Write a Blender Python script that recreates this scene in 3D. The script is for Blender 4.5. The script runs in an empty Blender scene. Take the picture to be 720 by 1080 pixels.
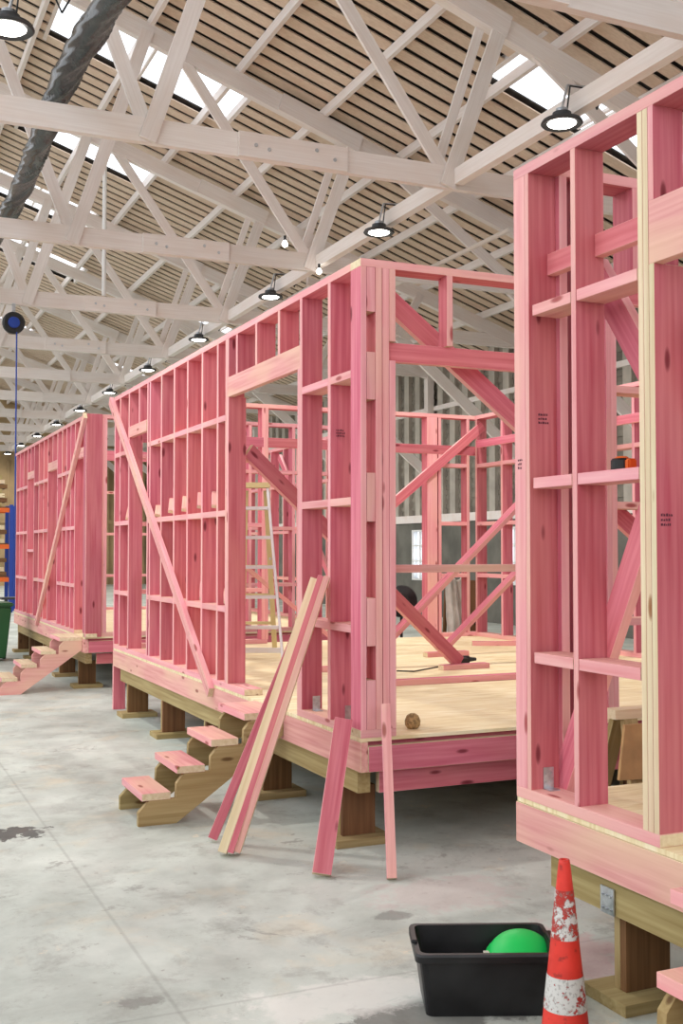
import bpy, bmesh, math, random
from mathutils import Vector, Matrix, noise
random.seed(7)
C = bpy.context.scene.collection
V = Vector
CH = 1.71                      # eye height
TH = math.radians(24.04)
FX, FY = math.sin(TH), math.cos(TH)
XW = 2.63                      # street face of the three houses
ZF = 0.66                      # top of the decks
ZT = 3.36                      # top of the wall frames
SW, ST = 0.14, 0.04            # stud depth and thickness
XR = 7.19

def wy(px, x=XW):              # photo column -> y on the plane x = const
    t = (px-360)/1170.0
    return x*(FY-FX*t)/(FY*t+FX)
def wx(px, y):                 # photo column -> x on the plane y = const
    t = (px-360)/1170.0
    return y*(FY*t+FX)/(FY-FX*t)

# ------------------------------------------------------------------ materials
def new_mat(name, rough=0.7, spec=0.3):
    m = bpy.data.materials.new(name); m.use_nodes = True
    nt = m.node_tree; b = nt.nodes['Principled BSDF']
    b.inputs['Roughness'].default_value = rough
    b.inputs['Specular IOR Level'].default_value = spec
    return m, nt, b
def N(nt, t, **kw):
    n = nt.nodes.new(t)
    for k, v in kw.items():
        if hasattr(n, k): setattr(n, k, v)
    return n
def ramp(nt, src, stops):
    r = nt.nodes.new('ShaderNodeValToRGB')
    e = r.color_ramp.elements
    e[0].position, e[0].color = stops[0][0], (*stops[0][1], 1)
    e[1].position, e[1].color = stops[-1][0], (*stops[-1][1], 1)
    for p, c in stops[1:-1]:
        k = e.new(p); k.color = (*c, 1)
    nt.links.new(src, r.inputs[0]); return r
def mixc(nt, fac, a, b, mode='MIX'):
    m = nt.nodes.new('ShaderNodeMix'); m.data_type = 'RGBA'; m.blend_type = mode
    if isinstance(fac, float): m.inputs[0].default_value = fac
    else: nt.links.new(fac, m.inputs[0])
    for i, s in ((6, a), (7, b)):
        if isinstance(s, tuple): m.inputs[i].default_value = (*s, 1)
        else: nt.links.new(s, m.inputs[i])
    return m.outputs[2]
def lin(r, g, b):
    f = lambda c: (c/255/12.92) if c/255 <= .04045 else ((c/255+.055)/1.055)**2.4
    return (f(r), f(g), f(b))

def wood(name, c1, c2, c3=None, knot=(0.09, 0.02, 0.015), knots=True, rough=0.72, blotch=0.35, var=0.25):
    m, nt, b = new_mat(name, rough, 0.25)
    L = nt.links
    tc = N(nt, 'ShaderNodeTexCoord'); oi = N(nt, 'ShaderNodeObjectInfo')
    mul = N(nt, 'ShaderNodeMath', operation='MULTIPLY'); mul.inputs[1].default_value = 53.0
    L.new(oi.outputs['Random'], mul.inputs[0])
    add = N(nt, 'ShaderNodeVectorMath', operation='ADD')
    L.new(tc.outputs['Object'], add.inputs[0]); L.new(mul.outputs[0], add.inputs[1])
    def stretch(s):
        mp = N(nt, 'ShaderNodeVectorMath', operation='MULTIPLY'); mp.inputs[1].default_value = s
        L.new(add.outputs[0], mp.inputs[0]); return mp.outputs[0]
    g = N(nt, 'ShaderNodeTexNoise'); g.inputs['Scale'].default_value = 1; g.inputs['Detail'].default_value = 4
    L.new(stretch((1.6, 42, 42)), g.inputs['Vector'])
    base = ramp(nt, g.outputs['Fac'], [(0.3, c1), (0.7, c2)]).outputs[0]
    bl = N(nt, 'ShaderNodeTexNoise'); bl.inputs['Scale'].default_value = 1; bl.inputs['Detail'].default_value = 2
    L.new(stretch((1.3, 4, 4)), bl.inputs['Vector'])
    c3 = c3 or c2
    fr = ramp(nt, bl.outputs['Fac'], [(0.45, (0, 0, 0)), (0.75, (blotch,)*3)])
    base = mixc(nt, fr.outputs[0], base, c3)
    if var:
        hsv = N(nt, 'ShaderNodeHueSaturation')
        mr = N(nt, 'ShaderNodeMapRange'); mr.inputs[3].default_value = 1-var; mr.inputs[4].default_value = 1+var*.5
        L.new(oi.outputs['Random'], mr.inputs[0]); L.new(mr.outputs[0], hsv.inputs['Value'])
        m2 = N(nt, 'ShaderNodeMath', operation='FRACT'); L.new(mul.outputs[0], m2.inputs[0])
        mr2 = N(nt, 'ShaderNodeMapRange'); mr2.inputs[3].default_value = 0.494; mr2.inputs[4].default_value = 0.508
        L.new(m2.outputs[0], mr2.inputs[0]); L.new(mr2.outputs[0], hsv.inputs['Hue'])
        L.new(base, hsv.inputs['Color']); base = hsv.outputs[0]
    if knots:
        vo = N(nt, 'ShaderNodeTexVoronoi'); vo.inputs['Scale'].default_value = 1
        L.new(stretch((2.6, 8.5, 8.5)), vo.inputs['Vector'])
        kr = ramp(nt, vo.outputs['Distance'], [(0.0, (1, 1, 1)), (0.085, (.8, .8, .8)), (0.14, (0, 0, 0))])
        base = mixc(nt, kr.outputs[0], base, knot)
    L.new(base, b.inputs['Base Color'])
    bp = N(nt, 'ShaderNodeBump'); bp.inputs['Strength'].default_value = 0.15; bp.inputs['Distance'].default_value = 0.003
    L.new(g.outputs['Fac'], bp.inputs['Height']); L.new(bp.outputs[0], b.inputs['Normal'])
    return m

def plain(name, col, rough=0.6, metal=0.0, noise_amt=0.0, scale=8):
    m, nt, b = new_mat(name, rough, 0.4)
    b.inputs['Metallic'].default_value = metal
    if noise_amt:
        n = N(nt, 'ShaderNodeTexNoise'); n.inputs['Scale'].default_value = scale; n.inputs['Detail'].default_value = 5
        tc = N(nt, 'ShaderNodeTexCoord'); nt.links.new(tc.outputs['Object'], n.inputs['Vector'])
        d = tuple(max(0, c*(1-noise_amt)) for c in col); u = tuple(min(1, c*(1+noise_amt*.5)) for c in col)
        r = ramp(nt, n.outputs['Fac'], [(0.35, d), (0.65, u)])
        nt.links.new(r.outputs[0], b.inputs['Base Color'])
    else:
        b.inputs['Base Color'].default_value = (*col, 1)
    return m

PF = wood('pink_timber_face', lin(196, 92, 110), lin(218, 128, 140), lin(218, 140, 132), knot=lin(110, 32, 42))
PE = wood('pink_timber_edge', lin(224, 146, 152), lin(236, 174, 176), lin(234, 186, 166), knot=lin(160, 70, 70), var=0.1, blotch=0.6)
PW = wood('pale_timber', lin(212, 190, 152), lin(230, 214, 182), lin(230, 186, 164), knot=lin(140, 90, 50), var=0.1)
PP = wood('rose_washed_timber', lin(214, 142, 140), lin(234, 176, 168), lin(232, 196, 166), knot=lin(150, 80, 70), var=0.1, blotch=0.8)
GW = wood('treated_timber', lin(150, 128, 84), lin(182, 162, 116), lin(160, 128, 84), knot=lin(90, 60, 30), var=0.15)
BW = wood('brown_timber', lin(96, 66, 42), lin(132, 94, 62), knot=lin(60, 35, 20), var=0.2)
WP = wood('whitewashed_timber', lin(224, 214, 208), lin(234, 226, 221), lin(222, 204, 192), knot=lin(170, 150, 130), var=0.08, blotch=0.5, knots=False)
WC = wood('cream_roof_boards', lin(206, 184, 162), lin(220, 200, 180), lin(200, 172, 148), knots=False, var=0, blotch=0.6)
BLK = plain('black_plastic', (0.012, 0.012, 0.013), 0.4, noise_amt=0.5)
DRK = plain('dark_metal', (0.04, 0.042, 0.045), 0.5)
DARKGAP = plain('dark_roof_iron', (0.06, 0.052, 0.046), 0.8, noise_amt=0.3)
GALV = plain('galvanised_steel', (0.55, 0.57, 0.6), 0.35, 0.8, 0.25, 30)
ALU = plain('aluminium', (0.72, 0.73, 0.74), 0.35, 0.6)
YEL = plain('cream_fibreglass', lin(206, 190, 140), 0.6)
BLU = plain('blue_paint', lin(30, 62, 150), 0.5)
ORG = plain('orange_paint', lin(214, 96, 30), 0.5)
GRN = plain('bright_green_plastic', lin(12, 190, 84), 0.45)
DGR = plain('dark_green_plastic', lin(36, 84, 44), 0.5)
RED = plain('red_plastic', lin(214, 40, 28), 0.5)
WHT = plain('white_paint', (0.75, 0.74, 0.72), 0.6)
CLOTH = plain('off_white_sheet', lin(196, 190, 178), 0.9, noise_amt=0.3, scale=4)
PIPE = plain('painted_pipe', lin(206, 196, 186), 0.5)

def emis(name, col, s):
    m, nt, b = new_mat(name)
    b.inputs['Emission Color'].default_value = (*col, 1); b.inputs['Emission Strength'].default_value = s
    return m
LAMP = emis('lamp_lens', (1, 0.96, 0.88), 14)

def deck_mat():
    m, nt, b = new_mat('plywood_deck', 0.65)
    tc = N(nt, 'ShaderNodeTexCoord')
    mp = N(nt, 'ShaderNodeVectorMath', operation='MULTIPLY'); mp.inputs[1].default_value = (1.2, 9, 1)
    nt.links.new(tc.outputs['Object'], mp.inputs[0])
    n = N(nt, 'ShaderNodeTexNoise'); n.inputs['Scale'].default_value = 2.5; n.inputs['Detail'].default_value = 8; n.inputs['Distortion'].default_value = 1.2
    nt.links.new(mp.outputs[0], n.inputs['Vector'])
    r = ramp(nt, n.outputs['Fac'], [(0.3, lin(218, 194, 146)), (0.5, lin(234, 216, 174)), (0.7, lin(243, 230, 198))])
    n2 = N(nt, 'ShaderNodeTexNoise'); n2.inputs['Scale'].default_value = 1.6; n2.inputs['Detail'].default_value = 6
    nt.links.new(tc.outputs['Object'], n2.inputs['Vector'])
    r2 = ramp(nt, n2.outputs['Fac'], [(0.58, (0, 0, 0)), (0.8, (.5, .5, .5))])
    c = mixc(nt, r2.outputs[0], r.outputs[0], lin(190, 160, 120))
    nt.links.new(c, b.inputs['Base Color'])
    return m
DECK = deck_mat()

def concrete():
    m, nt, b = new_mat('concrete', 0.6, 0.35)
    L = nt.links
    tc = N(nt, 'ShaderNodeTexCoord')
    def nz(s, d=6, dist=0.0, vec=None, r=0.6):
        n = N(nt, 'ShaderNodeTexNoise'); n.inputs['Scale'].default_value = s; n.inputs['Detail'].default_value = d
        n.inputs['Distortion'].default_value = dist; n.inputs['Roughness'].default_value = r
        L.new(vec or tc.outputs['Object'], n.inputs['Vector']); return n.outputs['Fac']
    base = ramp(nt, nz(0.9, 10, 0.2, r=.68), [(0.3, lin(158, 163, 155)), (0.5, lin(190, 196, 188)), (0.7, lin(214, 219, 211))]).outputs[0]
    base = mixc(nt, ramp(nt, nz(3.0, 12, .25, r=.78), [(0.52, (0, 0, 0)), (0.68, (.6,)*3)]).outputs[0], base, lin(138, 136, 130))
    base = mixc(nt, ramp(nt, nz(1.7, 5, 0.5), [(0.55, (0, 0, 0)), (0.75, (.5,)*3)]).outputs[0], base, lin(216, 196, 164))
    base = mixc(nt, ramp(nt, nz(4.2, 12, .3, r=.8), [(0.66, (0, 0, 0)), (0.72, (.75,)*3)]).outputs[0], base, lin(92, 88, 84))
    base = mixc(nt, ramp(nt, nz(9, 9, .3, r=.75), [(0.66, (0, 0, 0)), (0.72, (.6,)*3)]).outputs[0], base, lin(232, 228, 220))
    def spot(cx, cy, sx, sy, col, amt, soft=0.35):
        nonlocal base
        v = N(nt, 'ShaderNodeVectorMath', operation='SUBTRACT'); v.inputs[1].default_value = (cx, cy, 0)
        L.new(tc.outputs['Object'], v.inputs[0])
        s = N(nt, 'ShaderNodeVectorMath', operation='DIVIDE'); s.inputs[1].default_value = (sx, sy, 1)
        L.new(v.outputs[0], s.inputs[0])
        ln = N(nt, 'ShaderNodeVectorMath', operation='LENGTH'); L.new(s.outputs[0], ln.inputs[0])
        a = N(nt, 'ShaderNodeMath', operation='ADD'); L.new(ln.outputs['Value'], a.inputs[0])
        k = N(nt, 'ShaderNodeMath', operation='MULTIPLY_ADD'); k.inputs[1].default_value = 2.4; k.inputs[2].default_value = -1.2
        L.new(nz(7, 8, .3, r=.7), k.inputs[0]); L.new(k.outputs[0], a.inputs[1])
        r = ramp(nt, a.outputs[0], [(.62, (amt,)*3), (.62+soft*.38, (0, 0, 0))])
        base = mixc(nt, r.outputs[0], base, col)
    base = mixc(nt, ramp(nt, nz(16, 8, .2, r=.7), [(0.62, (0, 0, 0)), (0.68, (.5,)*3)]).outputs[0], base, lin(120, 114, 106))
    base = mixc(nt, ramp(nt, nz(2.3, 10, .4, r=.75), [(0.60, (0, 0, 0)), (0.64, (.55,)*3)]).outputs[0], base, lin(132, 130, 124))
    base = mixc(nt, ramp(nt, nz(2.9, 10, .2, r=.75), [(0.62, (0, 0, 0)), (0.68, (.5,)*3)]).outputs[0], base, lin(236, 214, 184))
    spot(0.90, 6.98, 0.34, 0.20, lin(74, 72, 70), .9, .2)
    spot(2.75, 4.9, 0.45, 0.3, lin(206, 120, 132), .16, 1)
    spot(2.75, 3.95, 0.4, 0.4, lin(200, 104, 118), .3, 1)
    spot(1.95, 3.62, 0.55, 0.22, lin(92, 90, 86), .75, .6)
    spot(1.78, 3.92, 0.5, 0.2, lin(228, 226, 220), .6, .8)
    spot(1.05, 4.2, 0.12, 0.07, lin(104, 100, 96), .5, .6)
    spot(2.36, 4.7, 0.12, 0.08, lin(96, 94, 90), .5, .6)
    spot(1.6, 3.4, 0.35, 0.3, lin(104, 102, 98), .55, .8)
    # slab joints
    sx = N(nt, 'ShaderNodeSeparateXYZ'); L.new(tc.outputs['Object'], sx.inputs[0])
    for axis, per, off in (('Y', 4.6, 0.55), ('X', 4.4, 3.25)):
        p = N(nt, 'ShaderNodeMath', operation='ADD'); p.inputs[1].default_value = off; L.new(sx.outputs[axis], p.inputs[0])
        w = N(nt, 'ShaderNodeMath', operation='PINGPONG'); w.inputs[1].default_value = per/2; L.new(p.outputs[0], w.inputs[0])
        r = ramp(nt, w.outputs[0], [(0.004, (.22,)*3), (0.012, (0, 0, 0))])
        base = mixc(nt, r.outputs[0], base, lin(110, 108, 104))
    L.new(base, b.inputs['Base Color'])
    rr = ramp(nt, nz(2.2, 5), [(0.3, (.42,)*3), (0.7, (.75,)*3)]); L.new(rr.outputs[0], b.inputs['Roughness'])
    bp = N(nt, 'ShaderNodeBump'); bp.inputs['Strength'].default_value = 0.2; bp.inputs['Distance'].default_value = 0.004
    L.new(nz(14, 8), bp.inputs['Height']); L.new(bp.outputs[0], b.inputs['Normal'])
    return m
CONC = concrete()

# ------------------------------------------------------------------ helpers
def tag(o, label=None, cat=None, group=None, kind=None):
    if label: o['label'] = label
    if cat: o['category'] = cat
    if group: o['group'] = group
    if kind: o['kind'] = kind
    return o
def thing(name, loc, label, cat, group=None, rz=0.0):
    o = bpy.data.objects.new(name, None); C.objects.link(o)
    o.empty_display_size = 0.1
    o.location = loc; o.rotation_euler = (0, 0, rz)
    return tag(o, label, cat, group)
def link(name, me, M, parent=None):
    o = bpy.data.objects.new(name, me); C.objects.link(o)
    if parent:
        o.parent = parent
        P = Matrix.Identity(4); q = parent; chain = []
        while q: chain.append(q); q = q.parent
        for q in reversed(chain): P = P @ q.matrix_basis
        o.matrix_basis = P.inverted() @ M
    else: o.matrix_basis = M
    return o
_cache = {}
def box_mesh(L, w, t, mats, bev=0.0015):
    """box centred on the origin: length along X, width along Y, thickness along Z. mats = (face, edge, end)"""
    key = (round(L, 3), round(w, 4), round(t, 4), tuple(m.name for m in mats))
    if key in _cache: return _cache[key]
    bm = bmesh.new(); bmesh.ops.create_cube(bm, size=1)
    for v in bm.verts: v.co = V((v.co.x*L, v.co.y*w, v.co.z*t))
    if bev: bmesh.ops.bevel(bm, geom=bm.edges[:], offset=min(bev, t*.3), segments=1, affect='EDGES')
    for f in bm.faces:
        n = f.normal; f.normal_update(); n = f.normal
        f.material_index = 2 if abs(n.x) > .9 else (0 if abs(n.z) > .9 else 1)
    me = bpy.data.meshes.new('timber'); bm.to_mesh(me); bm.free()
    for m in mats: me.materials.append(m)
    _cache[key] = me; return me
PINK = (PF, PE, PW); PALE = (PW, PW, PW); ROSE = (PP, PP, PW); PYEL = (PF, PW, PW)
TREAT = (GW, GW, GW); BROWN = (BW, BW, BW); WHITE = (WP, WP, WP); PALEF = (PP, PE, PW)
def board(name, a, b, w, t, wdir, mats=PINK, parent=None, bev=0.0015):
    """a straight timber from a to b, its width w lying along wdir, thickness t across"""
    a, b = V(a), V(b); X = (b-a); L = X.length; X.normalize()
    Y = V(wdir); Y = (Y - X*Y.dot(X)).normalized(); Z = X.cross(Y)
    M = Matrix((X, Y, Z)).transposed().to_4x4(); M.translation = (a+b)/2
    return link(name, box_mesh(L, w, t, mats, bev), M, parent)
def mesh_obj(name, bm, mats, parent=None, M=None, smooth=False):
    me = bpy.data.meshes.new(name); bm.normal_update(); bm.to_mesh(me); bm.free()
    for m in (mats if isinstance(mats, (list, tuple)) else [mats]): me.materials.append(m)
    if smooth:
        for p in me.polygons: p.use_smooth = True
    return link(name, me, M or Matrix.Identity(4), parent)
def bx(bm, lo, hi, mi=0):
    lo, hi = V(lo), V(hi)
    r = bmesh.ops.create_cube(bm, size=1)
    for v in r['verts']:
        v.co = V(((v.co.x+.5)*(hi.x-lo.x)+lo.x, (v.co.y+.5)*(hi.y-lo.y)+lo.y, (v.co.z+.5)*(hi.z-lo.z)+lo.z))
    for f in {f for v in r['verts'] for f in v.link_faces}: f.material_index = mi
def bar(bm, a, b, r, seg=8, r2=None):
    a, b = V(a), V(b); d = b-a
    M = Matrix.Translation((a+b)/2) @ d.to_track_quat('Z', 'Y').to_matrix().to_4x4()
    bmesh.ops.create_cone(bm, cap_ends=True, segments=seg, radius1=r, radius2=r if r2 is None else r2, depth=d.length, matrix=M)
def lathe(bm, prof, seg=32, M=None, mi=None):
    """prof: (radius, z) pairs, closed at the axis where radius is 0"""
    rings = []
    for r, z in prof:
        if r < 1e-6: rings.append([bm.verts.new((0, 0, z))])
        else: rings.append([bm.verts.new((r*math.cos(2*math.pi*i/seg), r*math.sin(2*math.pi*i/seg), z)) for i in range(seg)])
    for k in range(len(rings)-1):
        A, B = rings[k], rings[k+1]
        for i in range(seg):
            j = (i+1) % seg
            q = [A[i % len(A)], A[j % len(A)], B[j % len(B)], B[i % len(B)]]
            u = []
            for v in q:
                if v not in u: u.append(v)
            if len(u) > 2:
                f = bm.faces.new(u)
                if mi is not None: f.material_index = mi[k]
    if M is not None:
        for R in rings:
            for v in R: v.co = M @ v.co
    bmesh.ops.recalc_face_normals(bm, faces=bm.faces[:])

# ------------------------------------------------------------------ the building
XE, YN, YE, XL = 13.85, -6.0, 55.0, -4.2
SL = 0.34
def roofz(x): return 11.22 - SL*x
bm = bmesh.new(); bx(bm, (-22, -14, -0.2), (XE+.2, YE, 0))
tag(mesh_obj('floor', bm, CONC), kind='structure')

# roof lining boards running down the slope, open where the skylights are
TR_Y = [7.5] + [11.9+4.45*k for k in range(10)]
SKY = [(2.9, 6.0, 17.2, 18.55), (8.2, 11.4, 12.0, 13.4), (3.0, 5.6, 21.3, 22.7), (2.7, 5.2, 25.6, 27.0), (3.6, 5.8, 29.9, 31.4),
       (8.6, 10.8, 29.6, 31.2), (3.6, 5.8, 38.8, 40.2), (-2.2, 0.8, 17.2, 18.6), (-2.2, .8, 8.2, 9.6), (8.2, 11.4, 3.2, 4.6), (2.4, 5.2, 5.0, 6.4), (8.4, 10.6, 38.8, 40.2)]
PITCH = 0.335
def spans(y, pad=0.0):
    cuts = sorted((x0, x1) for x0, x1, y0, y1 in SKY if y0-pad < y < y1+pad)
    out = []; x = XL
    for a, b in cuts:
        if a > x: out.append((x, a))
        x = max(x, b)
    out.append((x, XE+.3)); return out
ceil = tag(bpy.data.objects.new('ceiling', None), kind='structure'); C.objects.link(ceil)
bm = bmesh.new(); bm2 = bmesh.new()
def slab(bm, x0, x1, y0, y1, dz, th, mi=0):
    vs = []
    for x in (x0, x1):
        for y in (y0, y1):
            for z in (0, th): vs.append(bm.verts.new((x, y, roofz(x)+dz+z)))
    for q in ((0, 1, 3, 2), (4, 6, 7, 5), (0, 4, 5, 1), (2, 3, 7, 6), (0, 2, 6, 4), (1, 5, 7, 3)):
        bm.faces.new([vs[i] for i in q])
y = YN
while y < YE:
    for a, b in spans(y+PITCH/2): slab(bm, a, b, y+.05, y+PITCH-.05, 0, .022)
    for a, b in spans(y+PITCH/2): slab(bm2, a, b, y, y+PITCH, .085, .02)
    y += PITCH
bmesh.ops.recalc_face_normals(bm, faces=bm.faces[:]); bmesh.ops.recalc_face_normals(bm2, faces=bm2.faces[:])
o = mesh_obj('roof_boards', bm, WC, ceil); o = mesh_obj('roof_iron', bm2, DARKGAP, ceil)
# texture runs along X already (down the slope)
for k in range(-6, 7):
    x = 5.55+1.42*k
    if XL < x < XE:
        board('purlin', (x, YN, roofz(x)-.075), (x, YE, roofz(x)-.075), .15, .07, (0, 0, 1), WHITE, ceil)
glass = bpy.data.materials.new('skylight_sheet'); glass.use_nodes = True
nt = glass.node_tree; nt.nodes.clear()
out = nt.nodes.new('ShaderNodeOutputMaterial'); mx = nt.nodes.new('ShaderNodeMixShader'); mx.inputs[0].default_value = .35
a = nt.nodes.new('ShaderNodeBsdfTransparent'); a.inputs[0].default_value = (1, 1, 1, 1)
b_ = nt.nodes.new('ShaderNodeBsdfTranslucent'); b_.inputs[0].default_value = (.9, .93, .97, 1)
nt.links.new(a.outputs[0], mx.inputs[1]); nt.links.new(b_.outputs[0], mx.inputs[2]); nt.links.new(mx.outputs[0], out.inputs[0])
for i, (x0, x1, y0, y1) in enumerate(SKY):
    bm = bmesh.new(); slab(bm, x0-.05, x1+.05, y0-.12, y1+.12, .115, .006)
    w = tag(mesh_obj('window_%d' % (i+1), bm, glass), kind='structure')
    bm = bmesh.new()
    for xx in (x0, x1): slab(bm, xx-.03, xx+.03, y0-.14, y1+.14, -.01, .12)
    slab(bm, (x0+x1)/2-.02, (x0+x1)/2+.02, y0, y1, .05, .05)
    mesh_obj('skylight_frame', bm, WP, w)

# right hand wall: studs over boards, low painted dado, a few windows
WALLB = plain('wall_boards', lin(140, 132, 120), 0.8, noise_amt=0.35, scale=1.5)
DADO = plain('wall_dado', lin(104, 102, 94), 0.8, noise_amt=0.3, scale=1.5)
wr = tag(bpy.data.objects.new('wall_right', None), kind='structure'); C.objects.link(wr)
WIN = [(25.4+ .55, .95, 2.2), (30.4, .95, 2.2), (21.4, .95, 2.2), (16.9, .95, 2.2), (12.4, .95, 2.2)]
def wall_panel(name, mat, z0, z1, th0, th1, wins):
    bm = bmesh.new(); ys = sorted(wins); y = YN
    for yc, a, b in ys:
        y0, y1 = yc-.42, yc+.42
        bx(bm, (XE+th0, y, z0), (XE+th1, y0, z1))
        if a > z0: bx(bm, (XE+th0, y0, z0), (XE+th1, y1, min(a, z1)))
        if b < z1: bx(bm, (XE+th0, y0, max(b, z0)), (XE+th1, y1, z1))
        y = y1
    bx(bm, (XE+th0, y, z0), (XE+th1, YE, z1)); return mesh_obj(name, bm, mat, wr)
wall_panel('wall_boards', WALLB, 2.5, 6.6, .1, .16, [])
wall_panel('wall_dado', DADO, 0, 2.5, .0, .16, WIN)
bm = bmesh.new(); bx(bm, (XE-.06, YN, 2.42), (XE+.1, YE, 2.62)); bx(bm, (XE-.03, YN, 5.3), (XE+.1, YE, 5.42)); mesh_obj('wall_rail', bm, WP, wr)
bm = bmesh.new(); y = YN+.3
while y < YE:
    bx(bm, (XE-.02, y, 2.6), (XE+.1, y+.26, 6.5)); y += .62
mesh_obj('wall_stud', bm, plain('wall_stud_paint', lin(178, 170, 158), .7, noise_amt=.2, scale=2), wr)
bm = bmesh.new(); z = 2.75
while z < 6.3:
    bx(bm, (XE+.07, YN, z), (XE+.1, YE, z+.12)); z += .24
mesh_obj('wall_boarding', bm, WALLB, wr)
for i, (yc, a, b) in enumerate(WIN):
    bm = bmesh.new()
    for s in (-.44, .40, -.02): bx(bm, (XE-.02, yc+s, a-.04), (XE+.06, yc+s+.04, b+.04))
    for zz in (a-.04, a+(b-a)*.36, a+(b-a)*.68, b): bx(bm, (XE-.018, yc-.42, zz), (XE+.055, yc+.42, zz+.04))
    w = tag(mesh_obj('window_%d' % (i+1+len(SKY)), bm, WHT), kind='structure')
    bm = bmesh.new(); bx(bm, (XE+.02, yc-.42, a), (XE+.026, yc+.42, b)); mesh_obj('pane', bm, glass, w)

# far end wall
ENDM = plain('end_wall_boards', lin(176, 150, 112), 0.85, noise_amt=0.3, scale=.8)
bm = bmesh.new()
def gable(y0, y1):
    vs = []
    for y in (y0, y1):
        for x, z in ((-22, 0), (XE+.2, 0), (XE+.2, roofz(XE)), (XL, roofz(XL)), (-22, roofz(XL)-SL*17.8)):
            vs.append(bm.verts.new((x, y, z)))
    bm.faces.new(vs[:5]); bm.faces.new(vs[5:][::-1])
    for i in range(5):
        j = (i+1) % 5; bm.faces.new((vs[i], vs[i+5], vs[j+5], vs[j]))
gable(YE, YE+.2); bmesh.ops.recalc_face_normals(bm, faces=bm.faces[:])
x = -20
while x < XE:
    bx(bm, (x, YE-.08, 0), (x+.09, YE, 6.0)); x += .6
bx(bm, (-22, YE-.1, 3.0), (XE, YE, 3.2))
tag(mesh_obj('wall_back', bm, ENDM), kind='structure')

# ------------------------------------------------------------------ roof trusses
ZC = 6.32
ordn = ['nearest', 'second', 'third', 'fourth', 'fifth', 'sixth', 'seventh', 'eighth', 'ninth', 'tenth', 'eleventh']
BN = [-4.65, -.85, 2.95, 6.75, 10.55]
def topz(x): return roofz(x)-.15-.14
def truss(k, y):
    if k == 0: lab = 'white timber roof truss crossing the very top right corner, nearest to the viewer'
    else: lab = 'whitewashed timber roof truss, %s of the full trusses counted away from the viewer' % ordn[k-1]
    if k == 1: lab = 'whitewashed timber roof truss, largest in view, its chord reaching the near house frame'
    T = thing('roof_truss', (5, y, ZC), lab, 'roof truss', 'roof trusses across the shed')
    D = (0, 0, 1)
    # bottom chord in jointed lengths, top chord, splice plates
    board('bottom_chord', (XL, y, ZC), (4.55, y, ZC), .28, .09, D, WHITE, T)
    board('bottom_chord', (4.55, y, ZC), (XE-.02, y, ZC), .28, .09, D, WHITE, T)
    sp = board('splice_plate', (4.0, y-.07, ZC), (5.35, y-.07, ZC), .285, .05, D, WHITE, T)
    if k < 5:
        for xx, zz in ((4.2, 0), (4.36, -.03), (4.95, .05), (5.18, -.03)):
            bm = bmesh.new(); bar(bm, (0, 0, 0), (0, -.012, 0), .022, 12); mesh_obj('bolt', bm, GALV, sp, Matrix.Translation((xx, y-.095, ZC+zz)))
    board('top_chord', (XL, y, topz(XL)), (XE-.1, y, topz(XE-.1)), .28, .12, D, WHITE, T)
    q = board('splice_plate', (6.2, y-.085, topz(6.2)), (7.6, y-.085, topz(7.6)), .29, .05, D, WHITE, T)
    W = [((2.95, ZC+.02), (1.3, topz(1.3)), .17, -.02), ((2.95, ZC-.12), (4.05, topz(4.05)), .19, -.075),
         ((6.7, ZC+.05), (4.5, topz(4.5)), .17, -.02), ((6.7, ZC-.13), (7.5, topz(7.5)), .20, -.075),
         ((10.55, ZC+.05), (7.9, topz(7.9)), .19, -.02), ((10.55, ZC-.1), (11.1, topz(11.1)), .17, -.075),
         ((-.85, ZC+.02), (-3.0, topz(-3)), .17, -.02), ((-.85, ZC-.12), (.8, topz(.8)), .17, -.075)]
    for (xa, za), (xb, zb), w, dy in W:
        board('web', (xa, y+dy, za), (xb, y+dy, zb), w, .045, (1, 0, 0), WHITE, T)
    board('web', (6.55, y+.07, ZC-.1), (7.3, y+.07, topz(7.3)), .12, .045, (1, 0, 0), WHITE, T)
    board('knee_brace', (10.4, y+.07, ZC+.1), (XE-.15, y+.07, 3.7), .24, .07, (1, 0, 0), WHITE, T)
    board('wall_post', (XE-.1, y, 0), (XE-.1, y, topz(XE-.1)), .2, .18, (0, 1, 0), (WP, WP, WP), T)
for k, y in enumerate(TR_Y): truss(k, y)
for k in range(len(TR_Y)-1):
    a, b = TR_Y[k], TR_Y[k+1]
    o = board('tie_beam', (6.85, a+.06, ZC+.0), (6.85, b-.1, ZC+.0), .20, .12, (0, 0, 1), WHITE)
    tag(o, 'white timber tie running lengthwise from the %s to the next truss, beside the lamps' % (ordn[k]+' truss'), 'beam', 'lengthwise ties between trusses')
# long conduits
def tube(name, pts, r, mat, label, cat, seg=8, group=None):
    bm = bmesh.new()
    for p, q in zip(pts[:-1], pts[1:]): bar(bm, p, q, r, seg)
    return tag(mesh_obj(name, bm, mat, smooth=False), label, cat, group)
tube('ceiling_conduit', [(7.35, YN, 6.56), (7.35, YE-.2, 6.56)], .035, PIPE, 'thin pale pipe running the length of the shed over the row of lamps', 'pipe')
tube('ceiling_pipe', [(9.0, 14.0, 6.5), (9.0, 34, 6.5)], .04, PIPE, 'pale pipe under the roof on the right, beyond the middle frame', 'pipe')
tube('hanger_rod', [(4.33, 20.6, roofz(4.4)-.1), (4.33, 20.6, ZC+.14)], .04, WHT, 'white vertical rod hanging from the roof between the second and third trusses', 'rod')
board('roof_strut', (7.2, 17.6, 6.35), (8.7, 17.9, 6.2), .14, .06, (0, 0, 1), WHITE)
tag(bpy.data.objects['roof_strut'], 'short white timber strut lying level above the middle frame door header', 'beam')

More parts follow.
